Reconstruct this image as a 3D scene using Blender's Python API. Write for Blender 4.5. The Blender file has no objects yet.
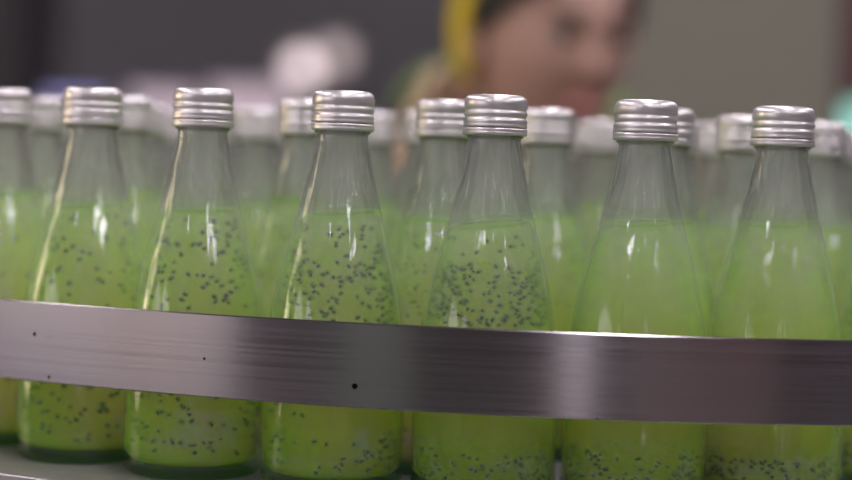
import bpy, bmesh, math, random
from mathutils import Vector, Matrix, noise
R = math.radians
PI = math.pi
scene = bpy.context.scene
COL = scene.collection

# ------------------------------------------------------------------ helpers
def link(o, parent=None):
    COL.objects.link(o)
    if parent: o.parent = parent
    return o

def mesh_obj(name, bm, mat, parent=None, smooth=True, mats=None):
    me = bpy.data.meshes.new(name)
    bm.normal_update()
    bm.to_mesh(me); bm.free()
    if smooth:
        for p in me.polygons: p.use_smooth = True
    for m in (mats or [mat]): me.materials.append(m)
    return link(bpy.data.objects.new(name, me), parent)

def empty(name, loc, rotz=0.0):
    o = bpy.data.objects.new(name, None)
    o.empty_display_size = .02
    o.location = loc; o.rotation_euler = (0, 0, rotz)
    return link(o)

def tag(o, label=None, cat=None, group=None, kind=None):
    if label: o['label'] = label
    if cat: o['category'] = cat
    if group: o['group'] = group
    if kind: o['kind'] = kind
    return o

def add_box(bm, x0, x1, y0, y1, z0, z1, bevel=0.0):
    r = bmesh.ops.create_cube(bm, size=1.0)
    vs = r['verts']
    for v in vs:
        v.co = Vector((x0 + (v.co.x+.5)*(x1-x0), y0 + (v.co.y+.5)*(y1-y0), z0 + (v.co.z+.5)*(z1-z0)))
    if bevel:
        es = list({e for v in vs for e in v.link_edges})
        bmesh.ops.bevel(bm, geom=es, offset=bevel, segments=2, affect='EDGES', profile=.5)

def box(name, dims, mat, parent=None, bevel=0.0, smooth=False):
    bm = bmesh.new(); add_box(bm, *dims, bevel=bevel)
    return mesh_obj(name, bm, mat, parent, smooth)

def add_lathe(bm, prof, seg=48, closed=False, c=(0, 0, 0), tilt=None):
    rings = []
    for r, z in prof:
        if r < 1e-6:
            rings.append([bm.verts.new((c[0], c[1], c[2]+z))])
        else:
            ring = []
            for k in range(seg):
                a = 2*PI*k/seg
                dz = 0.0
                if tilt: dz = tilt[0]*r*math.cos(a) + tilt[1]*r*math.sin(a) if tilt[2](r, z) else 0.0
                ring.append(bm.verts.new((c[0]+r*math.cos(a), c[1]+r*math.sin(a), c[2]+z+dz)))
            rings.append(ring)
    pairs = list(zip(rings, rings[1:]))
    if closed: pairs.append((rings[-1], rings[0]))
    for A, B in pairs:
        if len(A) == 1 and len(B) == 1: continue
        for k in range(seg):
            k2 = (k+1) % seg
            if len(A) == 1: bm.faces.new((A[0], B[k2], B[k]))
            elif len(B) == 1: bm.faces.new((A[k], A[k2], B[0]))
            else: bm.faces.new((A[k], A[k2], B[k2], B[k]))

def smooth_prof(pts, n=5):
    """Catmull-Rom through the profile points"""
    out = []
    P = [pts[0]] + list(pts) + [pts[-1]]
    for i in range(1, len(P)-2):
        p0, p1, p2, p3 = P[i-1], P[i], P[i+1], P[i+2]
        for k in range(n):
            t = k/n
            q = []
            for j in (0, 1):
                q.append(.5*((2*p1[j]) + (-p0[j]+p2[j])*t + (2*p0[j]-5*p1[j]+4*p2[j]-p3[j])*t*t + (-p0[j]+3*p1[j]-3*p2[j]+p3[j])*t**3))
            out.append((max(q[0], 0), q[1]))
    out.append(pts[-1])
    return out

# ------------------------------------------------------------------ materials
def new_mat(name):
    m = bpy.data.materials.new(name); m.use_nodes = True
    nt = m.node_tree; nt.nodes.clear()
    out = nt.nodes.new('ShaderNodeOutputMaterial')
    return m, nt, out
def N(nt, typ, **kw):
    n = nt.nodes.new(typ)
    for k, v in kw.items():
        if k in n.inputs: n.inputs[k].default_value = v
        else: setattr(n, k, v)
    return n
def L(nt, a, b): nt.links.new(a, b)

def pbr(name, col, rough=.5, metal=0.0, noise_amt=.0, scale=20, bump=0.0, emit=None, estr=0.0, sss=0.0):
    m, nt, out = new_mat(name)
    p = N(nt, 'ShaderNodeBsdfPrincipled', Roughness=rough, Metallic=metal)
    p.inputs['Base Color'].default_value = (*col, 1)
    if sss:
        p.inputs['Subsurface Weight'].default_value = sss
        p.inputs['Subsurface Radius'].default_value = (.012, .005, .003)
    if noise_amt or bump:
        tc = N(nt, 'ShaderNodeTexCoord'); nz = N(nt, 'ShaderNodeTexNoise', Scale=scale, Detail=4)
        L(nt, tc.outputs['Object'], nz.inputs['Vector'])
        if noise_amt:
            mx = N(nt, 'ShaderNodeMix', data_type='RGBA')
            mx.inputs['A'].default_value = (*[c*(1-noise_amt) for c in col], 1)
            mx.inputs['B'].default_value = (*[min(1, c*(1+noise_amt)) for c in col], 1)
            L(nt, nz.outputs['Fac'], mx.inputs['Factor']); L(nt, mx.outputs['Result'], p.inputs['Base Color'])
        if bump:
            b = N(nt, 'ShaderNodeBump', Strength=bump, Distance=.002)
            L(nt, nz.outputs['Fac'], b.inputs['Height']); L(nt, b.outputs['Normal'], p.inputs['Normal'])
    if emit:
        p.inputs['Emission Color'].default_value = (*emit, 1); p.inputs['Emission Strength'].default_value = estr
    L(nt, p.outputs[0], out.inputs[0])
    return m

def emis(name, col, s):
    m, nt, out = new_mat(name)
    e = N(nt, 'ShaderNodeEmission', Strength=s); e.inputs['Color'].default_value = (*col, 1)
    L(nt, e.outputs[0], out.inputs[0]); return m

def glass_mat():
    m, nt, out = new_mat('clear_wet_glass')
    tc = N(nt, 'ShaderNodeTexCoord')
    mp = N(nt, 'ShaderNodeMapping'); mp.inputs['Scale'].default_value = (90, 90, 16)
    L(nt, tc.outputs['Object'], mp.inputs['Vector'])
    nz = N(nt, 'ShaderNodeTexNoise', Scale=1.0, Detail=2); L(nt, mp.outputs[0], nz.inputs['Vector'])
    bp = N(nt, 'ShaderNodeBump', Strength=.42, Distance=.004); L(nt, nz.outputs['Fac'], bp.inputs['Height'])
    tr = N(nt, 'ShaderNodeBsdfTransparent'); tr.inputs[0].default_value = (.955, .975, .96, 1)
    gl = N(nt, 'ShaderNodeBsdfGlossy', Roughness=.10); gl.inputs[0].default_value = (1, 1, 1, 1)
    L(nt, bp.outputs[0], gl.inputs['Normal'])
    lw = N(nt, 'ShaderNodeLayerWeight', Blend=.5); L(nt, bp.outputs[0], lw.inputs['Normal'])
    pw = N(nt, 'ShaderNodeMath', operation='POWER'); pw.inputs[1].default_value = 4.0; L(nt, lw.outputs['Facing'], pw.inputs[0])
    fr = N(nt, 'ShaderNodeMapRange'); fr.inputs['To Min'].default_value = .04; fr.inputs['To Max'].default_value = .75; L(nt, pw.outputs[0], fr.inputs['Value'])
    rf = N(nt, 'ShaderNodeBsdfRefraction', Roughness=.03, IOR=1.48); rf.inputs[0].default_value = (.985, .99, .985, 1); L(nt, bp.outputs[0], rf.inputs['Normal'])
    sz = N(nt, 'ShaderNodeSeparateXYZ'); L(nt, tc.outputs['Object'], sz.inputs[0])
    zq = N(nt, 'ShaderNodeMapRange'); zq.inputs['From Min'].default_value = .126; zq.inputs['From Max'].default_value = .142; zq.inputs['To Max'].default_value = .55; L(nt, sz.outputs['Z'], zq.inputs['Value'])
    tt = N(nt, 'ShaderNodeMixShader'); L(nt, zq.outputs[0], tt.inputs[0]); L(nt, tr.outputs[0], tt.inputs[1]); L(nt, rf.outputs[0], tt.inputs[2])
    mx = N(nt, 'ShaderNodeMixShader'); L(nt, fr.outputs[0], mx.inputs[0]); L(nt, tt.outputs[0], mx.inputs[1]); L(nt, gl.outputs[0], mx.inputs[2])
    # faint condensation film, patchy, plus bright haze painted in for refracted light
    df = N(nt, 'ShaderNodeBsdfDiffuse'); df.inputs[0].default_value = (.8, .8, .8, 1)
    tl = N(nt, 'ShaderNodeBsdfTranslucent'); tl.inputs[0].default_value = (.8, .8, .8, 1)
    ad = N(nt, 'ShaderNodeMixShader'); ad.inputs[0].default_value = .5
    L(nt, df.outputs[0], ad.inputs[1]); L(nt, tl.outputs[0], ad.inputs[2])
    n2 = N(nt, 'ShaderNodeTexNoise', Scale=45, Detail=5); L(nt, tc.outputs['Object'], n2.inputs['Vector'])
    mr = N(nt, 'ShaderNodeMapRange'); mr.inputs['From Min'].default_value = .35; mr.inputs['From Max'].default_value = .75
    mr.inputs['To Min'].default_value = .045; mr.inputs['To Max'].default_value = .145
    L(nt, n2.outputs['Fac'], mr.inputs['Value'])
    # the film sits mostly in the empty head space and thins out down the body
    sx = N(nt, 'ShaderNodeSeparateXYZ'); L(nt, tc.outputs['Object'], sx.inputs[0])
    zr = N(nt, 'ShaderNodeMapRange'); zr.inputs['From Min'].default_value = .055; zr.inputs['From Max'].default_value = .130
    zr.inputs['To Min'].default_value = .08; zr.inputs['To Max'].default_value = 1.9; L(nt, sx.outputs['Z'], zr.inputs['Value'])
    mm = N(nt, 'ShaderNodeMath', operation='MULTIPLY'); L(nt, mr.outputs[0], mm.inputs[0]); L(nt, zr.outputs[0], mm.inputs[1]); mr = mm
    tz = N(nt, 'ShaderNodeMapRange'); tz.inputs['From Min'].default_value = .0045; tz.inputs['From Max'].default_value = .0085; L(nt, sx.outputs['Z'], tz.inputs['Value'])
    tm = N(nt, 'ShaderNodeMix', data_type='RGBA'); tm.inputs['A'].default_value = (.42, .68, .44, 1); tm.inputs['B'].default_value = (.955, .975, .96, 1)
    L(nt, tz.outputs[0], tm.inputs['Factor']); L(nt, tm.outputs['Result'], tr.inputs[0])   # the thick glass foot is greener
    m2 = N(nt, 'ShaderNodeMixShader'); L(nt, mr.outputs[0], m2.inputs[0]); L(nt, mx.outputs[0], m2.inputs[1]); L(nt, ad.outputs[0], m2.inputs[2])
    L(nt, m2.outputs[0], out.inputs[0])
    return m

LIQ_DENS, LIQ_SCOL, LIQ_ABS, LIQ_ACOL = 52.0, (.46, .95, .02), 0.3, (.6, .95, .1)
def liquid_mat():
    m, nt, out = new_mat('cloudy_green_juice')
    tr = N(nt, 'ShaderNodeBsdfTransparent'); tr.inputs[0].default_value = (.97, 1, .95, 1)
    df = N(nt, 'ShaderNodeBsdfDiffuse'); df.inputs[0].default_value = (.40, .76, .04, 1)
    tl = N(nt, 'ShaderNodeBsdfTranslucent'); tl.inputs[0].default_value = (.52, .93, .04, 1)
    a = N(nt, 'ShaderNodeMixShader'); a.inputs[0].default_value = .55
    L(nt, df.outputs[0], a.inputs[1]); L(nt, tl.outputs[0], a.inputs[2])
    lw = N(nt, 'ShaderNodeLayerWeight', Blend=.35)
    mr = N(nt, 'ShaderNodeMapRange'); mr.inputs['To Min'].default_value = .10; mr.inputs['To Max'].default_value = .62
    L(nt, lw.outputs['Facing'], mr.inputs['Value'])
    mx = N(nt, 'ShaderNodeMixShader'); L(nt, mr.outputs[0], mx.inputs[0]); L(nt, tr.outputs[0], mx.inputs[1]); L(nt, a.outputs[0], mx.inputs[2])
    L(nt, mx.outputs[0], out.inputs['Surface'])
    sc = N(nt, 'ShaderNodeVolumeScatter', Density=LIQ_DENS, Anisotropy=.3); sc.inputs['Color'].default_value = (*LIQ_SCOL, 1)
    ab = N(nt, 'ShaderNodeVolumeAbsorption', Density=LIQ_ABS); ab.inputs['Color'].default_value = (*LIQ_ACOL, 1)
    ad = N(nt, 'ShaderNodeAddShader'); L(nt, sc.outputs[0], ad.inputs[0]); L(nt, ab.outputs[0], ad.inputs[1])
    L(nt, ad.outputs[0], out.inputs['Volume'])
    return m

def steel_mat(name, col, rough, aniso=.8, streak=(3, 3, 900), spots=True):
    m, nt, out = new_mat(name)
    tc = N(nt, 'ShaderNodeTexCoord')
    mp = N(nt, 'ShaderNodeMapping'); mp.inputs['Scale'].default_value = streak
    L(nt, tc.outputs['Object'], mp.inputs['Vector'])
    nz = N(nt, 'ShaderNodeTexNoise', Scale=1.0, Detail=3); L(nt, mp.outputs[0], nz.inputs['Vector'])
    p = N(nt, 'ShaderNodeBsdfPrincipled', Metallic=1.0, Roughness=rough)
    mr = N(nt, 'ShaderNodeMapRange'); mr.inputs['To Min'].default_value = rough-.07; mr.inputs['To Max'].default_value = rough+.09
    L(nt, nz.outputs['Fac'], mr.inputs['Value']); L(nt, mr.outputs[0], p.inputs['Roughness'])
    bp = N(nt, 'ShaderNodeBump', Strength=.025, Distance=.0004); L(nt, nz.outputs['Fac'], bp.inputs['Height'])
    L(nt, bp.outputs[0], p.inputs['Normal'])
    base = N(nt, 'ShaderNodeRGB'); base.outputs[0].default_value = (*col, 1)
    cur = base.outputs[0]
    if spots:
        vo = N(nt, 'ShaderNodeTexVoronoi', Scale=100, Randomness=1.0); L(nt, tc.outputs['Object'], vo.inputs['Vector'])
        lt = N(nt, 'ShaderNodeMath', operation='LESS_THAN'); L(nt, vo.outputs['Distance'], lt.inputs[0])
        # only some cells carry a speck, each of its own size
        sep = N(nt, 'ShaderNodeSeparateColor'); L(nt, vo.outputs['Color'], sep.inputs[0])
        sz = N(nt, 'ShaderNodeMapRange'); sz.inputs['From Min'].default_value = .66; sz.inputs['From Max'].default_value = 1
        sz.inputs['To Min'].default_value = 0; sz.inputs['To Max'].default_value = .15
        L(nt, sep.outputs[0], sz.inputs['Value']); L(nt, sz.outputs[0], lt.inputs[1])
        mx = N(nt, 'ShaderNodeMix', data_type='RGBA'); mx.inputs['B'].default_value = (.02, .015, .015, 1)
        L(nt, lt.outputs[0], mx.inputs['Factor']); L(nt, cur, mx.inputs['A']); cur = mx.outputs['Result']
        # hair-fine scratches
        w = N(nt, 'ShaderNodeTexNoise', Scale=9, Detail=1); L(nt, tc.outputs['Object'], w.inputs['Vector'])
        m3 = N(nt, 'ShaderNodeMix', data_type='RGBA', blend_type='MULTIPLY'); m3.inputs['Factor'].default_value = .25
        L(nt, cur, m3.inputs['A']); L(nt, w.outputs['Color'], m3.inputs['B']); cur = m3.outputs['Result']
        w.outputs['Color']
    L(nt, cur, p.inputs['Base Color'])
    if aniso:
        p.inputs['Anisotropic'].default_value = aniso; p.inputs['Anisotropic Rotation'].default_value = .25
        tg = N(nt, 'ShaderNodeTangent', direction_type='RADIAL', axis='Z'); L(nt, tg.outputs[0], p.inputs['Tangent'])
    L(nt, p.outputs[0], out.inputs[0])
    return m

M = {}
M['glass'] = glass_mat()
M['liquid'] = liquid_mat()
M['alu'] = pbr('brushed_aluminium', (.80, .76, .78), .38, .9, noise_amt=.05, scale=220)
M['steel'] = steel_mat('brushed_rail_steel', (.40, .365, .385), .22)
M['belt'] = pbr('dull_wet_belt', (.23, .23, .20), .4, .3, noise_amt=.3, scale=60, bump=.2)
M['frame'] = pbr('dark_steel_frame', (.05, .045, .05), .5, .6)
M['lip'] = pbr('bright_steel_lip', (.36, .34, .36), .45, 1.0)
M['seed'] = pbr('black_seed', (.008, .010, .006), .8)
M['seed'].node_tree.nodes['Principled BSDF'].inputs['Specular IOR Level'].default_value = .1
def gel_mat():
    m, nt, out = new_mat('seed_gel')
    tr = N(nt, 'ShaderNodeBsdfTransparent'); df = N(nt, 'ShaderNodeBsdfDiffuse'); df.inputs[0].default_value = (.62, .66, .58, 1)
    mx = N(nt, 'ShaderNodeMixShader'); mx.inputs[0].default_value = .10
    L(nt, tr.outputs[0], mx.inputs[1]); L(nt, df.outputs[0], mx.inputs[2]); L(nt, mx.outputs[0], out.inputs[0]); return m
M['gel'] = gel_mat()

# ------------------------------------------------------------------ the bottle (metres, z from its base; 190 mm tall, 69 mm wide)
H = .190
OUT = [(.0300, .0000), (.0326, .0012), (.0342, .0050), (.0345, .0120), (.0345, .0480), (.0341, .0600), (.0327, .0740), (.0306, .0880),
       (.0281, .1000), (.0246, .1140), (.0207, .1290), (.0173, .1430), (.0148, .1550), (.0132, .1630), (.0124, .1670),
       (.0124, .1692), (.0135, .1702), (.0135, .1716)]
OUTS = smooth_prof(OUT, 4)
def r_out(z):
    for (r0, z0), (r1, z1) in zip(OUTS, OUTS[1:]):
        if z0 <= z <= z1 and z1 > z0: return r0 + (r1-r0)*(z-z0)/(z1-z0)
    return OUTS[-1][0] if z > OUTS[-1][1] else OUTS[0][0]
WALL = .0009
def glass_bm(seg=64):
    bm = bmesh.new()
    # outer skin up, over the lip, inner skin down, punted floor
    outer = [(0, .0035), (.018, .0028), (.026, .0008)] + OUTS + [(.0122, .1722), (.0122, .1880), (.0112, .1886)]
    inner = [(.0104, .1880), (.0104, .1700)]
    for i in range(22):
        z = .166 - i*(.166-.010)/21
        inner.append((r_out(z)-WALL-.0012*min(1, max(0, (z-.137)/.012)), z))
    inner += [(.0300, .0062), (.024, .0056), (0, .0066)]
    add_lathe(bm, outer+inner, seg)
    return bm
def liquid_bm(level, tx=0.0, ty=0.0, seg=48):
    bm = bmesh.new()
    prof = [(0, .0070), (.024, .0060), (.0296, .0068)]
    n = 22
    for i in range(n+1):
        z = .0105 + i*(level-.0105)/n
        prof.append((r_out(z)-WALL-.0002, z))
    top = prof[-1][0]
    prof.append((top-.0012, level-.0009)); prof.append((top-.004, level-.0014)); prof.append((0, level-.0014))
    add_lathe(bm, prof, seg, tilt=(tx, ty, lambda r, z: z > level-.004))
    return bm
SEED_BASE = None
def seeds_bm(count, zfun, rnd, near=.62, size=1.0, sub=1, gel=True, level=.13):
    bm = bmesh.new()
    # one template of each sort
    t = bmesh.new(); bmesh.ops.create_icosphere(t, subdivisions=sub, radius=1.0)
    tv = [v.co.copy() for v in t.verts]; tf = [[v.index for v in f.verts] for f in t.faces]; t.free()
    for i in range(count):
        z = zfun(rnd)
        z = min(max(z, .0095), level-.005)
        rr = r_out(z)-WALL-.0013
        rad = rr*math.sqrt(near**2 + (1-near**2)*rnd.random())*.985
        a = rnd.random()*2*PI
        c = Vector((rad*math.cos(a), rad*math.sin(a), z))
        s = size*rnd.uniform(.8, 1.15)
        rot = Matrix.Rotation(rnd.uniform(0, PI), 3, 'Z') @ Matrix.Rotation(rnd.uniform(-.9, .9), 3, 'Y')
        for kind in ((0, 1) if gel else (0,)):
            sc = Vector((.00120, .00078, .00072))*s if kind == 0 else Vector((.0019, .0017, .0016))*s
            vs = [bm.verts.new(c + rot @ Vector((p.x*sc.x, p.y*sc.y, p.z*sc.z))) for p in tv]
            for f in tf:
                fc = bm.faces.new([vs[k] for k in f]); fc.material_index = kind
    return bm
def cap_meshes(seg=64):
    z0 = H
    p = [(0, z0-.0002), (.0118, z0), (.0132, z0-.0004), (.0144, z0-.0016), (.0149, z0-.0034), (.0150, z0-.0058), (.0145, z0-.0066), (.0143, z0-.0071),
         (.0146, z0-.0077), (.0150, z0-.0085), (.0150, z0-.0094), (.0145, z0-.0101), (.0143, z0-.0106), (.0146, z0-.0112), (.0151, z0-.0119), (.0151, z0-.0132),
         (.0149, z0-.0136), (.0151, z0-.0141), (.0152, z0-.0150), (.0148, z0-.0153), (.0138, z0-.0153), (.0136, z0-.004), (0, z0-.0025)]
    bm = bmesh.new(); add_lathe(bm, p, seg)
    q = [(.0148, z0-.0157), (.0152, z0-.0159), (.0153, z0-.0168), (.0150, z0-.0172), (.0153, z0-.0176), (.0152, z0-.0186), (.0144, z0-.0192), (.0139, z0-.0192), (.0139, z0-.0157)]
    b2 = bmesh.new(); add_lathe(b2, q, seg, closed=True)
    return bm, b2

# shared meshes
_g = mesh_obj('glass_body', glass_bm(), M['glass']); ME_GLASS = _g.data; bpy.data.objects.remove(_g)
_a, _b = cap_meshes()
_g = mesh_obj('screw_cap', _a, M['alu']); ME_CAP = _g.data; bpy.data.objects.remove(_g)
_g = mesh_obj('tamper_band', _b, M['alu']); ME_BAND = _g.data; bpy.data.objects.remove(_g)
def as_mesh(name, bm, mats):
    o = mesh_obj(name, bm, None, mats=mats); me = o.data; bpy.data.objects.remove(o); return me

PLATE = .90     # top of the belt
def bottle(x, y, label, group, me_liquid, me_seeds, rot=0.0):
    root = empty('drink_bottle', (x, y, PLATE), rot); root.scale.z = .9925
    tag(root, label, 'bottle', group)
    g = link(bpy.data.objects.new('glass_body', ME_GLASS), root)
    l = link(bpy.data.objects.new('green_drink', me_liquid), root)
    if me_seeds:
        s = link(bpy.data.objects.new('basil_seeds', me_seeds), root); s['kind'] = 'stuff'
    c = link(bpy.data.objects.new('screw_cap', ME_CAP), root)
    t = link(bpy.data.objects.new('tamper_band', ME_BAND), c)
    return root

# vertical spread of the seeds, per bottle
def spread(*bands):
    tot = sum(b[0] for b in bands)
    def f(rnd):
        u = rnd.random()*tot
        for w, a, b in bands:
            if u < w: return rnd.uniform(a, b)
            u -= w
        return bands[-1][1]
    return f
G1 = 'bottles in the front row along the guide rail'
front = [
 # x, y, level, tilt x, tilt y, seeds, their spread, label
 (-.2295, .912, .134, .05, .03, 190, spread((1, .010, .110), (.8, .03, .06)), 'front-row bottle cut off by the left edge, only half its cap showing'),
 (-.1729, .868, .130, .06, .03, 330, spread((3, .012, .128), (.7, .010, .03)), 'seeded green bottle, leftmost whole one, cream streak down its left edge'),
 (-.1116, .833, .1305, .04, .03, 470, spread((2, .09, .128), (3, .012, .09), (1.0, .015, .05)), 'seeded green bottle with wet neck, second whole one from the left'),
 (-.0418, .812, .132, .09, .03, 450, spread((2.6, .078, .108), (1.2, .105, .126), (.5, .03, .08), (1.0, .009, .025)), 'green bottle peppered with seeds, its cap below the pale round blurs'),
 (.0308, .800, .1295, .10, .07, 540, spread((.35, .105, .125), (4.5, .082, .110), (.10, .03, .07), (2.0, .008, .022)), 'green bottle with a thick band of seeds just above the rail'),
 (.1018, .800, .1325, .065, .06, 210, spread((1, .008, .024),), 'plain green bottle below the chin, seeds only at its bottom'),
 (.1699, .815, .134, .03, .05, 230, spread((1, .008, .022),), 'rightmost whole front bottle, plain green, cap against the olive cabinet'),
 (.2440, .860, .132, .0, .03, 360, spread((1, .010, .128),), 'seeded bottle cut off by the right edge of the picture'),
]
placed = []
rnd = random.Random(11)
for i, (x, y, lv, tx, ty, n, sp, lab) in enumerate(front):
    ml = as_mesh('green_drink', liquid_bm(lv, tx, ty, 64), [M['liquid']])
    ms = as_mesh('basil_seeds', seeds_bm(n, sp, rnd, near=.80, size=1.12, sub=2, level=lv), [M['seed'], M['gel']])
    y += .0045
    bottle(x, y, lab, G1, ml, ms, 0.0)
    placed.append((x, y))
# shared contents for the rows behind
LIQ = [as_mesh('green_drink', liquid_bm(lv, .01, -.02, 40), [M['liquid']]) for lv in (.129, .132, .136)]
SEEDS = [as_mesh('basil_seeds', seeds_bm(n, sp, rnd, near=.6, sub=1, gel=False, level=.128), [M['seed'], M['gel']])
         for n, sp in ((220, spread((1, .01, .125))), (200, spread((1, .08, .122), (.6, .01, .03))), (60, spread((1, .008, .025))))]
G2 = 'bottles in the second row'
second = [
 (.0075, .871, 0, 1, 'slightly blurred bottle just behind and left of the seed-banded one'),
 (.0643, .931, 1, 1, 'blurred bottle between the seed-banded bottle and the plain one below the chin'),
 (-.0664, .918, 2, 1, 'blurred bottle half behind the left side of the peppered bottle'),
 (.1209, .878, 1, 2, 'blurred bottle peeping out right of the plain bottle below the chin'),
 (.1730, .938, 0, 2, 'blurred bottle behind the rightmost whole bottle, cap showing at its left'),
 (.2260, .985, 0, 0, 'blurred bottle in the gap beside the teal glow at the right'),
 (-.1720, .964, 2, 0, 'blurred bottle behind the cream-streaked bottle, cap showing at its right'),
 (-.2305, 1.010, 1, 0, 'blurred bottle under the violet glow, between the two leftmost caps'),
]
for x, y, li, si, lab in second:
    bottle(x, y, lab, G2, LIQ[li], SEEDS[si], rnd.uniform(0, 6.28)); placed.append((x, y))
# the crowd behind: loose hexagonal packing
crowd = []
rows = 10
for j in range(rows):
    yy = .885 + j*.0625
    for k in range(-9, 9):
        xx = k*.0722 + (.036 if j % 2 else 0) + rnd.uniform(-.0015, .0015)
        y2 = yy + rnd.uniform(-.001, .001)
        back = 1.28 - .32*(xx+.1)
        lim = .272*y2 + .04
        if abs(xx) > lim or y2 > back: continue
        # stay behind the front arc
        if y2 < .86 + (xx-.07)**2*1.6: continue
        if all((xx-a)**2 + (y2-b)**2 > .0698**2 for a, b in placed):
            placed.append((xx, y2)); crowd.append((xx, y2))
for x, y in crowd:
    if x < -.13: side, w = 'left third of the crowd', 'under the violet glow'
    elif x < .03: side, w = 'middle of the crowd', 'left of the tan shoulder'
    elif x < .16: side, w = 'crowd', 'below the face'
    else: side, w = 'right of the crowd', 'below the olive cabinet'
    lab = 'hazy bottle deep in the ' + side + ', ' + w
    bottle(x, y, lab, 'hazy bottles ' + w, LIQ[rnd.randrange(3)], SEEDS[rnd.randrange(3)], rnd.uniform(0, 6.28))

# ------------------------------------------------------------------ guide rail: a strip bent to a wide curve
def arc_y(x, off=0.0): return .7615 + off + (x-.09)**2/1.14
def strip(bm, x0, x1, off, thick, z0, z1, n=90, bev=.0006):
    prof = [(0, z0+bev), (bev, z0), (thick-bev, z0), (thick, z0+bev), (thick, z1-bev), (thick-bev, z1), (bev, z1), (0, z1-bev)]
    prev = None
    for i in range(n+1):
        x = x0 + (x1-x0)*i/n
        s = (x-.09)/.57; ln = math.hypot(1, s); nx, ny = -s/ln, 1/ln
        ring = [bm.verts.new((x + nx*d, arc_y(x, off) + ny*d, z)) for d, z in prof]
        if prev:
            for k in range(8): bm.faces.new((prev[k], ring[k], ring[(k+1) % 8], prev[(k+1) % 8]))
        else: bm.faces.new(ring[::-1])
        prev = ring
    bm.faces.new(prev)
CAMZ = PLATE + H - .0424
RT, RB = CAMZ - 147*.765/1700, CAMZ - 234*.765/1700
rail = empty('guide_rail', (0, 0, PLATE))
bm = bmesh.new(); strip(bm, -.50, .60, 0, .0022, RT-PLATE-(RT-RB), RT-PLATE)
o = mesh_obj('rail_strip', bm, M['steel'], rail, smooth=True); o.data.set_sharp_from_angle(angle=R(25))
tag(rail, 'long curved brushed steel guide rail running across in front of the bottles', 'guide rail')
for bx_ in (-.44, .52):
    yb = arc_y(bx_)
    bm = bmesh.new(); add_box(bm, bx_-.012, bx_+.012, yb-.016, yb+.001, .002, RT-PLATE-.004, .002)
    mesh_obj('bracket', bm, M['lip'], rail, smooth=False)

# ------------------------------------------------------------------ conveyor
conv = empty('conveyor', (0, 0, 0))
tag(conv, 'dark conveyor with a curved steel edge, carrying all the bottles', 'conveyor')
def plate_bm(x0, x1, off, yback, z0, z1, n=80):
    bm = bmesh.new(); top = []; bot = []
    for i in range(n+1):
        x = x0+(x1-x0)*i/n
        top.append(bm.verts.new((x, arc_y(x, off), z1))); bot.append(bm.verts.new((x, arc_y(x, off), z0)))
    tb = [bm.verts.new((x0+(x1-x0)*i/n, yback, z1)) for i in range(n+1)]
    bb = [bm.verts.new((x0+(x1-x0)*i/n, yback, z0)) for i in range(n+1)]
    for i in range(n):
        bm.faces.new((top[i], top[i+1], tb[i+1], tb[i])); bm.faces.new((bot[i+1], bot[i], bb[i], bb[i+1]))
        bm.faces.new((bot[i], bot[i+1], top[i+1], top[i])); bm.faces.new((tb[i], tb[i+1], bb[i+1], bb[i]))
    bm.faces.new((top[0], tb[0], bb[0], bot[0])); bm.faces.new((top[n], bot[n], bb[n], tb[n]))
    return bm
mesh_obj('belt', plate_bm(-.62, .70, -.0285, 1.52, PLATE-.02, PLATE), M['belt'], conv, smooth=False)
bm = bmesh.new(); strip(bm, -.62, .70, -.031, .0024, PLATE-.030, PLATE+.0012)
mesh_obj('edge_lip', bm, M['lip'], conv).data.set_sharp_from_angle(angle=R(25))
mesh_obj('side_frame', plate_bm(-.60, .68, -.022, 1.50, PLATE-.16, PLATE-.0205), M['frame'], conv, smooth=False)
for lx, ly in ((-.5, 1.05), (.58, 1.0), (-.5, 1.42), (.58, 1.42)):
    bm = bmesh.new(); add_box(bm, lx-.03, lx+.03, ly-.03, ly+.03, 0.0, PLATE-.16, .004)
    mesh_obj('leg', bm, M['frame'], conv, smooth=False)

# ------------------------------------------------------------------ room
M['wall_dark'] = pbr('grey_wall_paint', (.105, .10, .115), .8, noise_amt=.06, scale=3)
M['wall_light'] = pbr('pale_wall_paint', (.30, .28, .29), .8, noise_amt=.05, scale=3)
M['floor'] = pbr('grey_floor', (.23, .22, .22), .45, noise_amt=.15, scale=4)
M['ceil'] = pbr('ceiling_paint', (.22, .21, .22), .9)
X0, X1, Y0, Y1, Z1 = -4.0, 4.0, -4.0, 5.5, 3.4
def struct(name, dims, mat):
    o = box(name, dims, mat); o['kind'] = 'structure'; return o
struct('floor', (X0, X1, Y0, Y1, -.1, 0), M['floor'])
struct('ceiling', (X0, X1, Y0, Y1, Z1, Z1+.1), M['ceil'])
struct('wall_back', (X0, X1, Y1, Y1+.1, 0, Z1), M['wall_dark'])
M['wall_black'] = pbr('dark_plum_wall_paint', (.035, .03, .035), .8)
struct('wall_front', (X0, X1, Y0-.1, Y0, 0, Z1), M['wall_black'])
struct('wall_left', (X0-.1, X0, Y0, Y1, 0, Z1), M['wall_dark'])
struct('wall_right', (X1, X1+.1, Y0, Y1, 0, Z1), M['wall_dark'])

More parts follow.
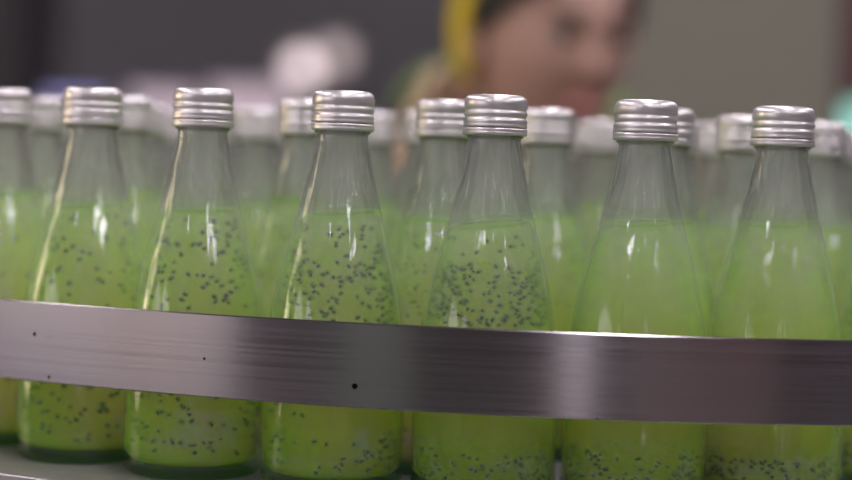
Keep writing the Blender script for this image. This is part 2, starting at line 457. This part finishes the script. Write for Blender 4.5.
# unseen glowing panels, added to put bright bands into rail and glass
def glow_panel(name, dims, col, s, axis):
    fr = empty(name, ((dims[0]+dims[1])/2, (dims[2]+dims[3])/2, dims[4])); fr['kind'] = 'structure'
    cx, cy, cz = fr.location
    d = (dims[0]-cx, dims[1]-cx, dims[2]-cy, dims[3]-cy, 0, dims[5]-cz)
    box('pane', d, emis(name+'_glow', col, s), fr)
    bm = bmesh.new(); t = .05
    x0, x1, y0, y1, z0, z1 = d
    if axis == 'x':   # on a side wall, spans y
        for a, b, c_, e in ((y0-t, y0, z0-t, z1+t), (y1, y1+t, z0-t, z1+t), (y0, y1, z0-t, z0), (y0, y1, z1, z1+t), ((y0+y1)/2-.02, (y0+y1)/2+.02, z0, z1)):
            add_box(bm, x0-.005, x1+.03, a, b, c_, e)
    else:
        for a, b, c_, e in ((x0-t, x0, z0-t, z1+t), (x1, x1+t, z0-t, z1+t), (x0, x1, z0-t, z0), (x0, x1, z1, z1+t)):
            add_box(bm, a, b, y0-.005, y1+.03, c_, e)
    mesh_obj('panel_frame', bm, M['wall_light'], fr, smooth=False)
glow_panel('glow_panel_1', (X0, X0+.02, -3.7, -.3, .75, 2.1), (1, .90, .93), 3.3, 'x')
glow_panel('glow_panel_2', (.03, .28, Y0, Y0+.02, .3, 2.2), (1, .90, .95), 2.6, 'y')
glow_panel('glow_panel_3', (-2.5, -1.7, Y0, Y0+.02, .6, 2.0), (.9, 1, .92), .55, 'y')
glow_panel('glow_panel_4', (X0, X0+.02, 1.15, 2.0, .5, 2.2), (1, .80, .52), 10.0, 'x')  # warm lamp glow added on the left for the streak on the bottles

# unseen door-shaped panel, added to put a brown tint into the rail's reflection
dr = empty('brown_panel', (1.6, Y0, 0)); dr['kind'] = 'structure'
M['brown'] = pbr('brown_panel_paint', (.34, .25, .22), .55, noise_amt=.05, scale=5)
for q in (-.85, .01): box('panel_leaf', (q, q+.84, .0, .05, .01, 2.3), M['brown'], dr, bevel=.004)
for q in (-.07, .05): box('handle', (q, q+.02, .051, .09, .95, 1.15), M['lip'], dr, bevel=.003)
# ceiling lamps
lamp_n = 0
lamp_em = emis('fluorescent_diffuser', (1, .93, .97), 34.0)
for lx in (-2.2, 0.35, 2.6):
    for ly in (-2.2, .6, 3.2):
        t = empty('ceiling_lamp', (lx, ly, Z1))
        side = {-2.2: 'left-hand', .35: 'middle', 2.6: 'right-hand'}[lx]; dep = {-2.2: 'behind the camera', .6: 'above the conveyor', 3.2: 'towards the far wall'}[ly]
        tag(t, 'long white fluorescent ceiling lamp, %s row, %s' % (side, dep), 'lamp', 'fluorescent lamps on the ceiling')
        box('housing', (-.18, .18, -.66, .66, -.06, 0), M['wall_light'], t)
        box('diffuser', (-.15, .15, -.62, .62, -.075, -.061), lamp_em, t)

# ------------------------------------------------------------------ far machinery
M['olive'] = pbr('olive_grey_paint', (.235, .225, .185), .6, noise_amt=.05, scale=4)
M['pale'] = pbr('pale_pink_steel', (.80, .70, .74), .5, .0)
M['pale2'] = pbr('dimmer_steel', (.42, .36, .37), .5, .0)
M['lilac'] = pbr('lilac_white_plastic', (.62, .56, .66), .4)
M['green'] = pbr('green_cloth', (.16, .24, .10), .8)
M['red'] = pbr('dark_red_paint', (.16, .05, .06), .5)
M['black'] = pbr('black_paint', (.02, .018, .022), .5)
def at(x, y, Y):     # used once to turn measured places into world metres
    xu = 426 + (x-426) + .035*(y-240); yu = 240 - .035*(x-426) + (y-240)
    return (xu-426)/1700*Y, CAMZ + (180-yu)/1700*Y

cab = empty('electrical_cabinet', (.795, 3.35, 0))
tag(cab, 'tall olive grey cabinet filling the background right of the face', 'cabinet')
box('cabinet_body', (-.475, -.075+.0, -.35, .35, .08, 2.3), M['olive'], cab, bevel=.006)
box('plinth', (-.465, -.085, -.33, .33, 0, .08), M['black'], cab)
d = box('door', (-.465, -.085, -.368, -.3505, .12, 2.26), M['olive'], cab, bevel=.003)
box('handle', (-.13, -.115, -.395, -.3685, 1.5, 1.62), M['black'], d, bevel=.003)

mach = empty('control_pillar', (.942, 3.3, 0))
tag(mach, 'dark red and grey machine pillar at the right edge with a glowing teal screen', 'machine')
box('housing', (-.185, .35, -.15, .2, .0, 2.3), M['red'], mach, bevel=.01)
sc_ = box('screen', (-.178, .10, -.17, -.151, CAMZ+.085, CAMZ+.165), emis('teal_screen_light', (.45, 1, .85), 1.5), mach)
box('bezel', (-.182, .104, -.1600, -.1505, CAMZ+.080, CAMZ+.170), M['black'], sc_)

# two small round lamps on the far wall, seen as soft discs through the lens
def wall_lamp(px, py, r, strength, col, label):
    x, z = at(px, py, Y1-.08)
    t = empty('wall_lamp', (x, Y1, z)); tag(t, label, 'lamp', 'small round lamps on the far wall')
    rot = Matrix.Rotation(R(90), 4, 'X')
    bm = bmesh.new(); add_lathe(bm, [(0, .0), (r*1.7, .0), (r*1.7, .03), (r*1.25, .05), (0, .05)], 32); bm.transform(rot); mesh_obj('lamp_base', bm, M['pale2'], t)
    bm = bmesh.new(); add_lathe(bm, [(r*math.cos(R(a)), .051+r*.8*math.sin(R(a))) for a in range(0, 90, 10)] + [(0, .051+r*.8)], 32); bm.transform(rot)
    mesh_obj('lamp_globe', bm, emis('round_lamp_light', col, strength), t)
wall_lamp(302, 68, .046, 2.6, (1, .82, .86), 'round pale pink lamp blur, left and brighter one above the peppered bottle')
wall_lamp(336, 56, .040, 1.2, (1, .80, .82), 'dimmer round lamp blur, right-hand one of the two discs')

# far packing table with lilac-white crates under a violet tube
x, z = at(120, 112, 2.9)
tb = empty('packing_table', (x-.1, 2.95, 0)); tag(tb, 'far table with a lilac white top in the blur behind the leftmost bottles', 'table')
box('tabletop', (-.5, .42, -.2, .3, z-.05, z), M['lilac'], tb, bevel=.004)
for a in (-.46, .38):
    for b in (-.16, .26): box('leg', (a-.02, a+.02, b-.02, b+.02, 0, z-.05), M['pale2'], tb)
x1_, z1_ = at(75, 101, 2.85)
lt = empty('violet_lamp', (x1_, 2.85, z+.0005)); tag(lt, 'small violet-blue glowing lamp on the far table at the left', 'lamp')
box('lamp_base', (-.05, .05, -.02, .02, 0, .008), M['black'], lt)
box('lamp_tube', (-.05, .05, -.012, .012, .008, .026), emis('violet_light', (.50, .46, 1), .9), lt, bevel=.004)
for cx_, w_, h_, nm in ((165, .05, .03, 'low lilac white tub on the far table, left of the tank blur'), (250, .06, .045, 'pale white tub at the right end of the far table')):
    xx, zz = at(cx_, 112, 2.85)
    t = empty('plastic_tub', (xx, 2.86, z+.0005)); tag(t, nm, 'tub', 'tubs on the far table')
    bm = bmesh.new(); add_box(bm, -w_, w_, -.05, .05, 0, h_, .004); mesh_obj('tub_body', bm, M['pale'], t, smooth=False)
    bm = bmesh.new(); add_box(bm, -w_-.004, w_+.004, -.054, .054, h_, h_+.008, .002); mesh_obj('tub_rim', bm, M['lilac'], t, smooth=False)

# dark cabinet at the far left edge
c2 = empty('dark_locker', (-.97, 3.5, 0)); tag(c2, 'near black tall locker at the far left edge of the background', 'locker')
box('locker_body', (-.5, .125, 0, .4, 0, 2.3), M['black'], c2, bevel=.004)
box('locker_door', (-.48, .115, -.018, -.001, .05, 2.25), M['black'], c2, bevel=.003)

# ------------------------------------------------------------------ person bending behind the conveyor
M['skin'] = pbr('warm_skin', (.50, .30, .25), .5, noise_amt=.04, scale=12, sss=.15)
M['lips'] = pbr('lip_skin', (.44, .18, .17), .5)
M['hair'] = pbr('black_hair', (.012, .010, .013), .45)
M['yellow'] = pbr('yellow_cap_cloth', (.72, .52, .02), .8)
M['tan'] = pbr('tan_cloth', (.52, .36, .25), .85)
M['eye'] = pbr('eye_white', (.40, .36, .34), .3)
M['trouser'] = pbr('dark_trousers', (.04, .04, .05), .8)

def head_pt(d):
    """surface of the head in direction d (unit), face towards -y"""
    x, y, z = d
    r = Vector((x*.077, y*.097, z*.118))
    if z < 0: r.x *= 1 - .28*(-z)**1.5; r.y *= 1 - .10*(-z)
    g = lambda cx, cz, sx, sz: math.exp(-((x-cx)/sx)**2 - ((z-cz)/sz)**2) if y < 0 else 0.0
    f = 0.0
    f += .022*g(0, -.20, .13, .12) + .010*g(0, -.02, .10, .20)        # nose
    f += .006*g(0, .22, .5, .10)                                        # brow
    f -= .010*(g(.38, .04, .17, .12) + g(-.38, .04, .17, .12))         # sockets
    f += .006*(g(.50, -.22, .2, .2) + g(-.50, -.22, .2, .2))           # cheeks
    f += .006*g(0, -.52, .22, .07) + .009*g(0, -.82, .25, .16)         # mouth, chin
    r.y -= f
    return r
def head_bm(grow=0.0, keep=None, nseg=56, nring=40):
    bm = bmesh.new(); vs = {}
    for i in range(nring+1):
        th = PI*i/nring
        for j in range(nseg):
            ph = 2*PI*j/nseg
            d = Vector((math.sin(th)*math.cos(ph), math.sin(th)*math.sin(ph), math.cos(th)))
            p = head_pt(d)
            if grow: p = p + d*grow
            vs[i, j] = (bm.verts.new(p), d)
    for i in range(nring):
        for j in range(nseg):
            q = [vs[i, j], vs[i+1, j], vs[i+1, (j+1) % nseg], vs[i, (j+1) % nseg]]
            if keep and not all(keep(a[1]) for a in q): continue
            bm.faces.new([a[0] for a in q])
    bmesh.ops.remove_doubles(bm, verts=bm.verts, dist=1e-5)
    loose = [v for v in bm.verts if not v.link_faces]
    bmesh.ops.delete(bm, geom=loose, context='VERTS')
    return bm
def skin_mesh(name, verts, edges, radii, sub=2):
    me = bpy.data.meshes.new(name+'_skel'); me.from_pydata(verts, edges, [])
    o = bpy.data.objects.new(name+'_skel', me); COL.objects.link(o)
    o.modifiers.new('skin', 'SKIN')
    for v, r in zip(me.skin_vertices[0].data if me.skin_vertices else [], radii): v.radius = (r, r)
    if not me.skin_vertices:
        pass
    me.skin_vertices[0].data[0].use_root = True
    sb = o.modifiers.new('sub', 'SUBSURF'); sb.levels = sub; sb.render_levels = sub
    dg = bpy.context.evaluated_depsgraph_get(); dg.update()
    out = bpy.data.meshes.new_from_object(o.evaluated_get(dg))
    bpy.data.objects.remove(o)
    return out

HEADC = Vector((.116, 1.70, CAMZ + .150)); YAW = R(24)
person = empty('person', (.0, 2.2, 0))
tag(person, 'person in yellow cap and tan top bending behind the bottles, face turned to the right', 'person')
# skeleton in world metres, moved to the person's frame
O = Vector((0, 2.2, 0))
J = {
 'pelvis': ((.10, 2.24, .90), .115), 'waist': ((.10, 2.12, .96), .105), 'chest': ((.115, 1.98, 1.00), .11), 'upper': ((.125, 1.88, 1.070), .085),
 'neck': ((.120, 1.80, 1.095), .056), 'headb': ((.118, 1.735, 1.16), .06),
 'shl': ((.025, 1.86, 1.108), .062), 'ell': ((-.06, 1.80, .84), .042), 'wrl': ((.0, 1.585, .925), .026),
 'shr': ((.28, 1.90, 1.02), .055), 'elr': ((.36, 1.84, .82), .042), 'wrr': ((.30, 1.585, .925), .026),
 'hipl': ((.02, 2.24, .84), .09), 'knl': ((.00, 2.22, .48), .058), 'anl': ((.0, 2.26, .09), .040), 'tol': ((.0, 2.10, .035), .035),
 'hipr': ((.19, 2.24, .84), .09), 'knr': ((.20, 2.20, .48), .058), 'anr': ((.20, 2.26, .09), .040), 'tor': ((.20, 2.10, .035), .035),
}
E = [('pelvis', 'waist'), ('waist', 'chest'), ('chest', 'upper'), ('upper', 'neck'), ('neck', 'headb'), ('upper', 'shl'), ('shl', 'ell'), ('ell', 'wrl'),
     ('upper', 'shr'), ('shr', 'elr'), ('elr', 'wrr'), ('pelvis', 'hipl'), ('hipl', 'knl'), ('knl', 'anl'), ('anl', 'tol'),
     ('pelvis', 'hipr'), ('hipr', 'knr'), ('knr', 'anr'), ('anr', 'tor')]
names = list(J)
verts = [Vector(J[n][0])-O for n in names]; rad = [J[n][1] for n in names]
edges = [(names.index(a), names.index(b)) for a, b in E]
# hands: palm and five fingers each, resting on the table edge behind the belt
def hand(wr, sgn):
    w = Vector(J[wr][0])-O
    i0 = names.index(wr)
    palm = w + Vector((0, -.055, .0)); verts.append(palm); rad.append(.024); pi_ = len(verts)-1; edges.append((i0, pi_))
    for k, (dx, ln) in enumerate(((-.030, .060), (-.010, .074), (.010, .078), (.028, .066))):
        prev = pi_
        for s_, dz in ((.30, 0), (.68, .002), (1.0, -.012)):
            verts.append(palm + Vector((dx*(1+.3*s_)*sgn, -.012-ln*s_, dz))); rad.append(.0085 - .001*s_); edges.append((prev, len(verts)-1)); prev = len(verts)-1
    prev = pi_
    for q in ((.030, .012, 0), (.048, -.012, -.002), (.052, -.038, -.006)):
        verts.append(palm + Vector((-q[0]*sgn, q[1], q[2]))); rad.append(.010); edges.append((prev, len(verts)-1)); prev = len(verts)-1
hand('wrl', 1); hand('wrr', -1)
body_me = skin_mesh('body', verts, edges, rad, 2)
HM = Matrix.Translation(HEADC-O) @ Matrix.Rotation(YAW, 4, 'Z') @ Matrix.Rotation(R(10), 4, 'X')
bm = head_bm()
bm.transform(HM)
bm.from_mesh(body_me)
o = mesh_obj('body', bm, M['skin'], person)
rm = o.modifiers.new('one_surface', 'REMESH'); rm.mode = 'VOXEL'; rm.voxel_size = .006; rm.use_smooth_shade = True
sm = o.modifiers.new('soften', 'SMOOTH'); sm.factor = .5; sm.iterations = 2
def head_part(name, bm, mat, thick=0.0):
    bm.transform(HM); q = mesh_obj(name, bm, mat, person)
    if thick:
        s_ = q.modifiers.new('solid', 'SOLIDIFY'); s_.thickness = thick; s_.offset = 1
    return q
# hairline: everything above/behind the forehead
head_part('hair', head_bm(.004, lambda d: (d.z > .62 or d.y > -.12 - .72*min(1, max(0, d.z+.08)/.5) + .9*max(0, -.1-d.z)) and d.z > -.5), M['hair'], .006)
head_part('cap', head_bm(.013, lambda d: d.y > -.01 - .95*max(0, d.z-.62) and d.z > -.42), M['yellow'], .006)
for s_ in (-1, 1):
    e = bmesh.new(); bmesh.ops.create_uvsphere(e, u_segments=16, v_segments=12, radius=.0108)
    bmesh.ops.translate(e, verts=e.verts, vec=(.029*s_, -.078, .006)); q = head_part('eye', e, M['eye'])
    e = bmesh.new(); bmesh.ops.create_uvsphere(e, u_segments=16, v_segments=8, radius=.0062)
    bmesh.ops.scale(e, verts=e.verts, vec=(1, .5, 1)); bmesh.ops.translate(e, verts=e.verts, vec=(.029*s_, -.0895, .005)); 
    e.transform(HM); mesh_obj('iris', e, M['hair'], q)
    e = bmesh.new(); add_box(e, .012*s_ if s_ > 0 else -.046, .046 if s_ > 0 else -.012, -.098, -.086, .024, .030, .002); head_part('eyebrow', e, M['hair'])
    e = bmesh.new(); bmesh.ops.create_uvsphere(e, u_segments=16, v_segments=12, radius=1)
    bmesh.ops.scale(e, verts=e.verts, vec=(.009, .018, .031)); bmesh.ops.translate(e, verts=e.verts, vec=(.080*s_, .004, -.012)); head_part('ear', e, M['skin'])
e = bmesh.new(); bmesh.ops.create_uvsphere(e, u_segments=24, v_segments=12, radius=1)
bmesh.ops.scale(e, verts=e.verts, vec=(.024, .010, .010)); bmesh.ops.translate(e, verts=e.verts, vec=(0, -.0905, -.060)); head_part('lips', e, M['lips'])
# clothing grown from thicker chains
def cloth(name, keys, mat, grow, shape=None):
    vv = [Vector(J[k][0])-O for k in keys]; rr = [J[k][1]+grow for k in keys]
    ee = [(keys.index(a), keys.index(b)) for a, b in E if a in keys and b in keys]
    if shape: shape(keys, vv, rr)
    me = skin_mesh(name, vv, ee, rr, 2); me.materials.clear(); me.materials.append(mat)
    for p in me.polygons: p.use_smooth = True
    return link(bpy.data.objects.new(name, me), person)
cloth('jacket', ['pelvis', 'waist', 'chest', 'upper', 'shl', 'ell', 'shr', 'elr'], M['tan'], .014)
cloth('trousers', ['pelvis', 'hipl', 'knl', 'anl', 'hipr', 'knr', 'anr'], M['trouser'], .010)
bm = bmesh.new()
add_lathe(bm, [(.064, .004), (.074, .008), (.094, -.022), (.112, -.036), (.104, -.046), (.068, -.020)], 32, closed=True)
nk = (Vector(J['neck'][0])-Vector(J['upper'][0])).normalized()
bm.transform(Matrix.Translation(Vector(J['neck'][0])-O - nk*.012) @ nk.to_track_quat('Z', 'Y').to_matrix().to_4x4())
mesh_obj('collar', bm, M['green'], person)
pts = [Vector(q)-O for q in ((-.035, 1.85, 1.120), (-.025, 1.85, 1.145), (-.003, 1.845, 1.164), (.035, 1.84, 1.172), (.070, 1.83, 1.162), (.092, 1.825, 1.146), (.105, 1.82, 1.125))]
bm = bmesh.new(); prev = None
for i, p in enumerate(pts):
    tdir = (pts[min(i+1, len(pts)-1)] - pts[max(i-1, 0)]).normalized(); n1 = tdir.cross(Vector((0, 1, 0))).normalized(); n2 = tdir.cross(n1)
    ring = [bm.verts.new(p + (n1*math.cos(2*PI*k/12) + n2*math.sin(2*PI*k/12))*.010) for k in range(12)]
    if prev:
        for k in range(12): bm.faces.new((prev[k], prev[(k+1) % 12], ring[(k+1) % 12], ring[k]))
    else: bm.faces.new(ring[::-1])
    prev = ring
bm.faces.new(prev); bmesh.ops.recalc_face_normals(bm, faces=bm.faces)
mesh_obj('shoulder_piping', bm, M['green'], person)

# ------------------------------------------------------------------ camera
cam = bpy.data.cameras.new('camera'); co = bpy.data.objects.new('camera', cam); COL.objects.link(co)
cam.sensor_width = 36; cam.lens = 36*1700/852
cam.clip_start = .02
cam.dof.use_dof = True; cam.dof.focus_distance = .795; cam.dof.aperture_fstop = 2.5
co.matrix_world = Matrix.Translation((0, 0, CAMZ)) @ Matrix.Rotation(R(90)-math.atan(60/1700), 4, 'X') @ Matrix.Rotation(math.asin(.035), 4, 'Z')
scene.camera = co

w = bpy.data.worlds.new('world'); scene.world = w; w.use_nodes = True
w.node_tree.nodes['Background'].inputs[0].default_value = (.5, .5, .55, 1); w.node_tree.nodes['Background'].inputs[1].default_value = .05
scene.view_settings.view_transform = 'Standard'; scene.view_settings.look = 'None'
scene.view_settings.exposure = -0.45; scene.view_settings.gamma = 1.0; scene.view_settings.use_curve_mapping = False
c = scene.cycles
c.max_bounces = 14; c.diffuse_bounces = 4; c.glossy_bounces = 4; c.transmission_bounces = 8; c.transparent_max_bounces = 48; c.volume_bounces = 6
c.caustics_reflective = False; c.caustics_refractive = True
c.sample_clamp_indirect = 6
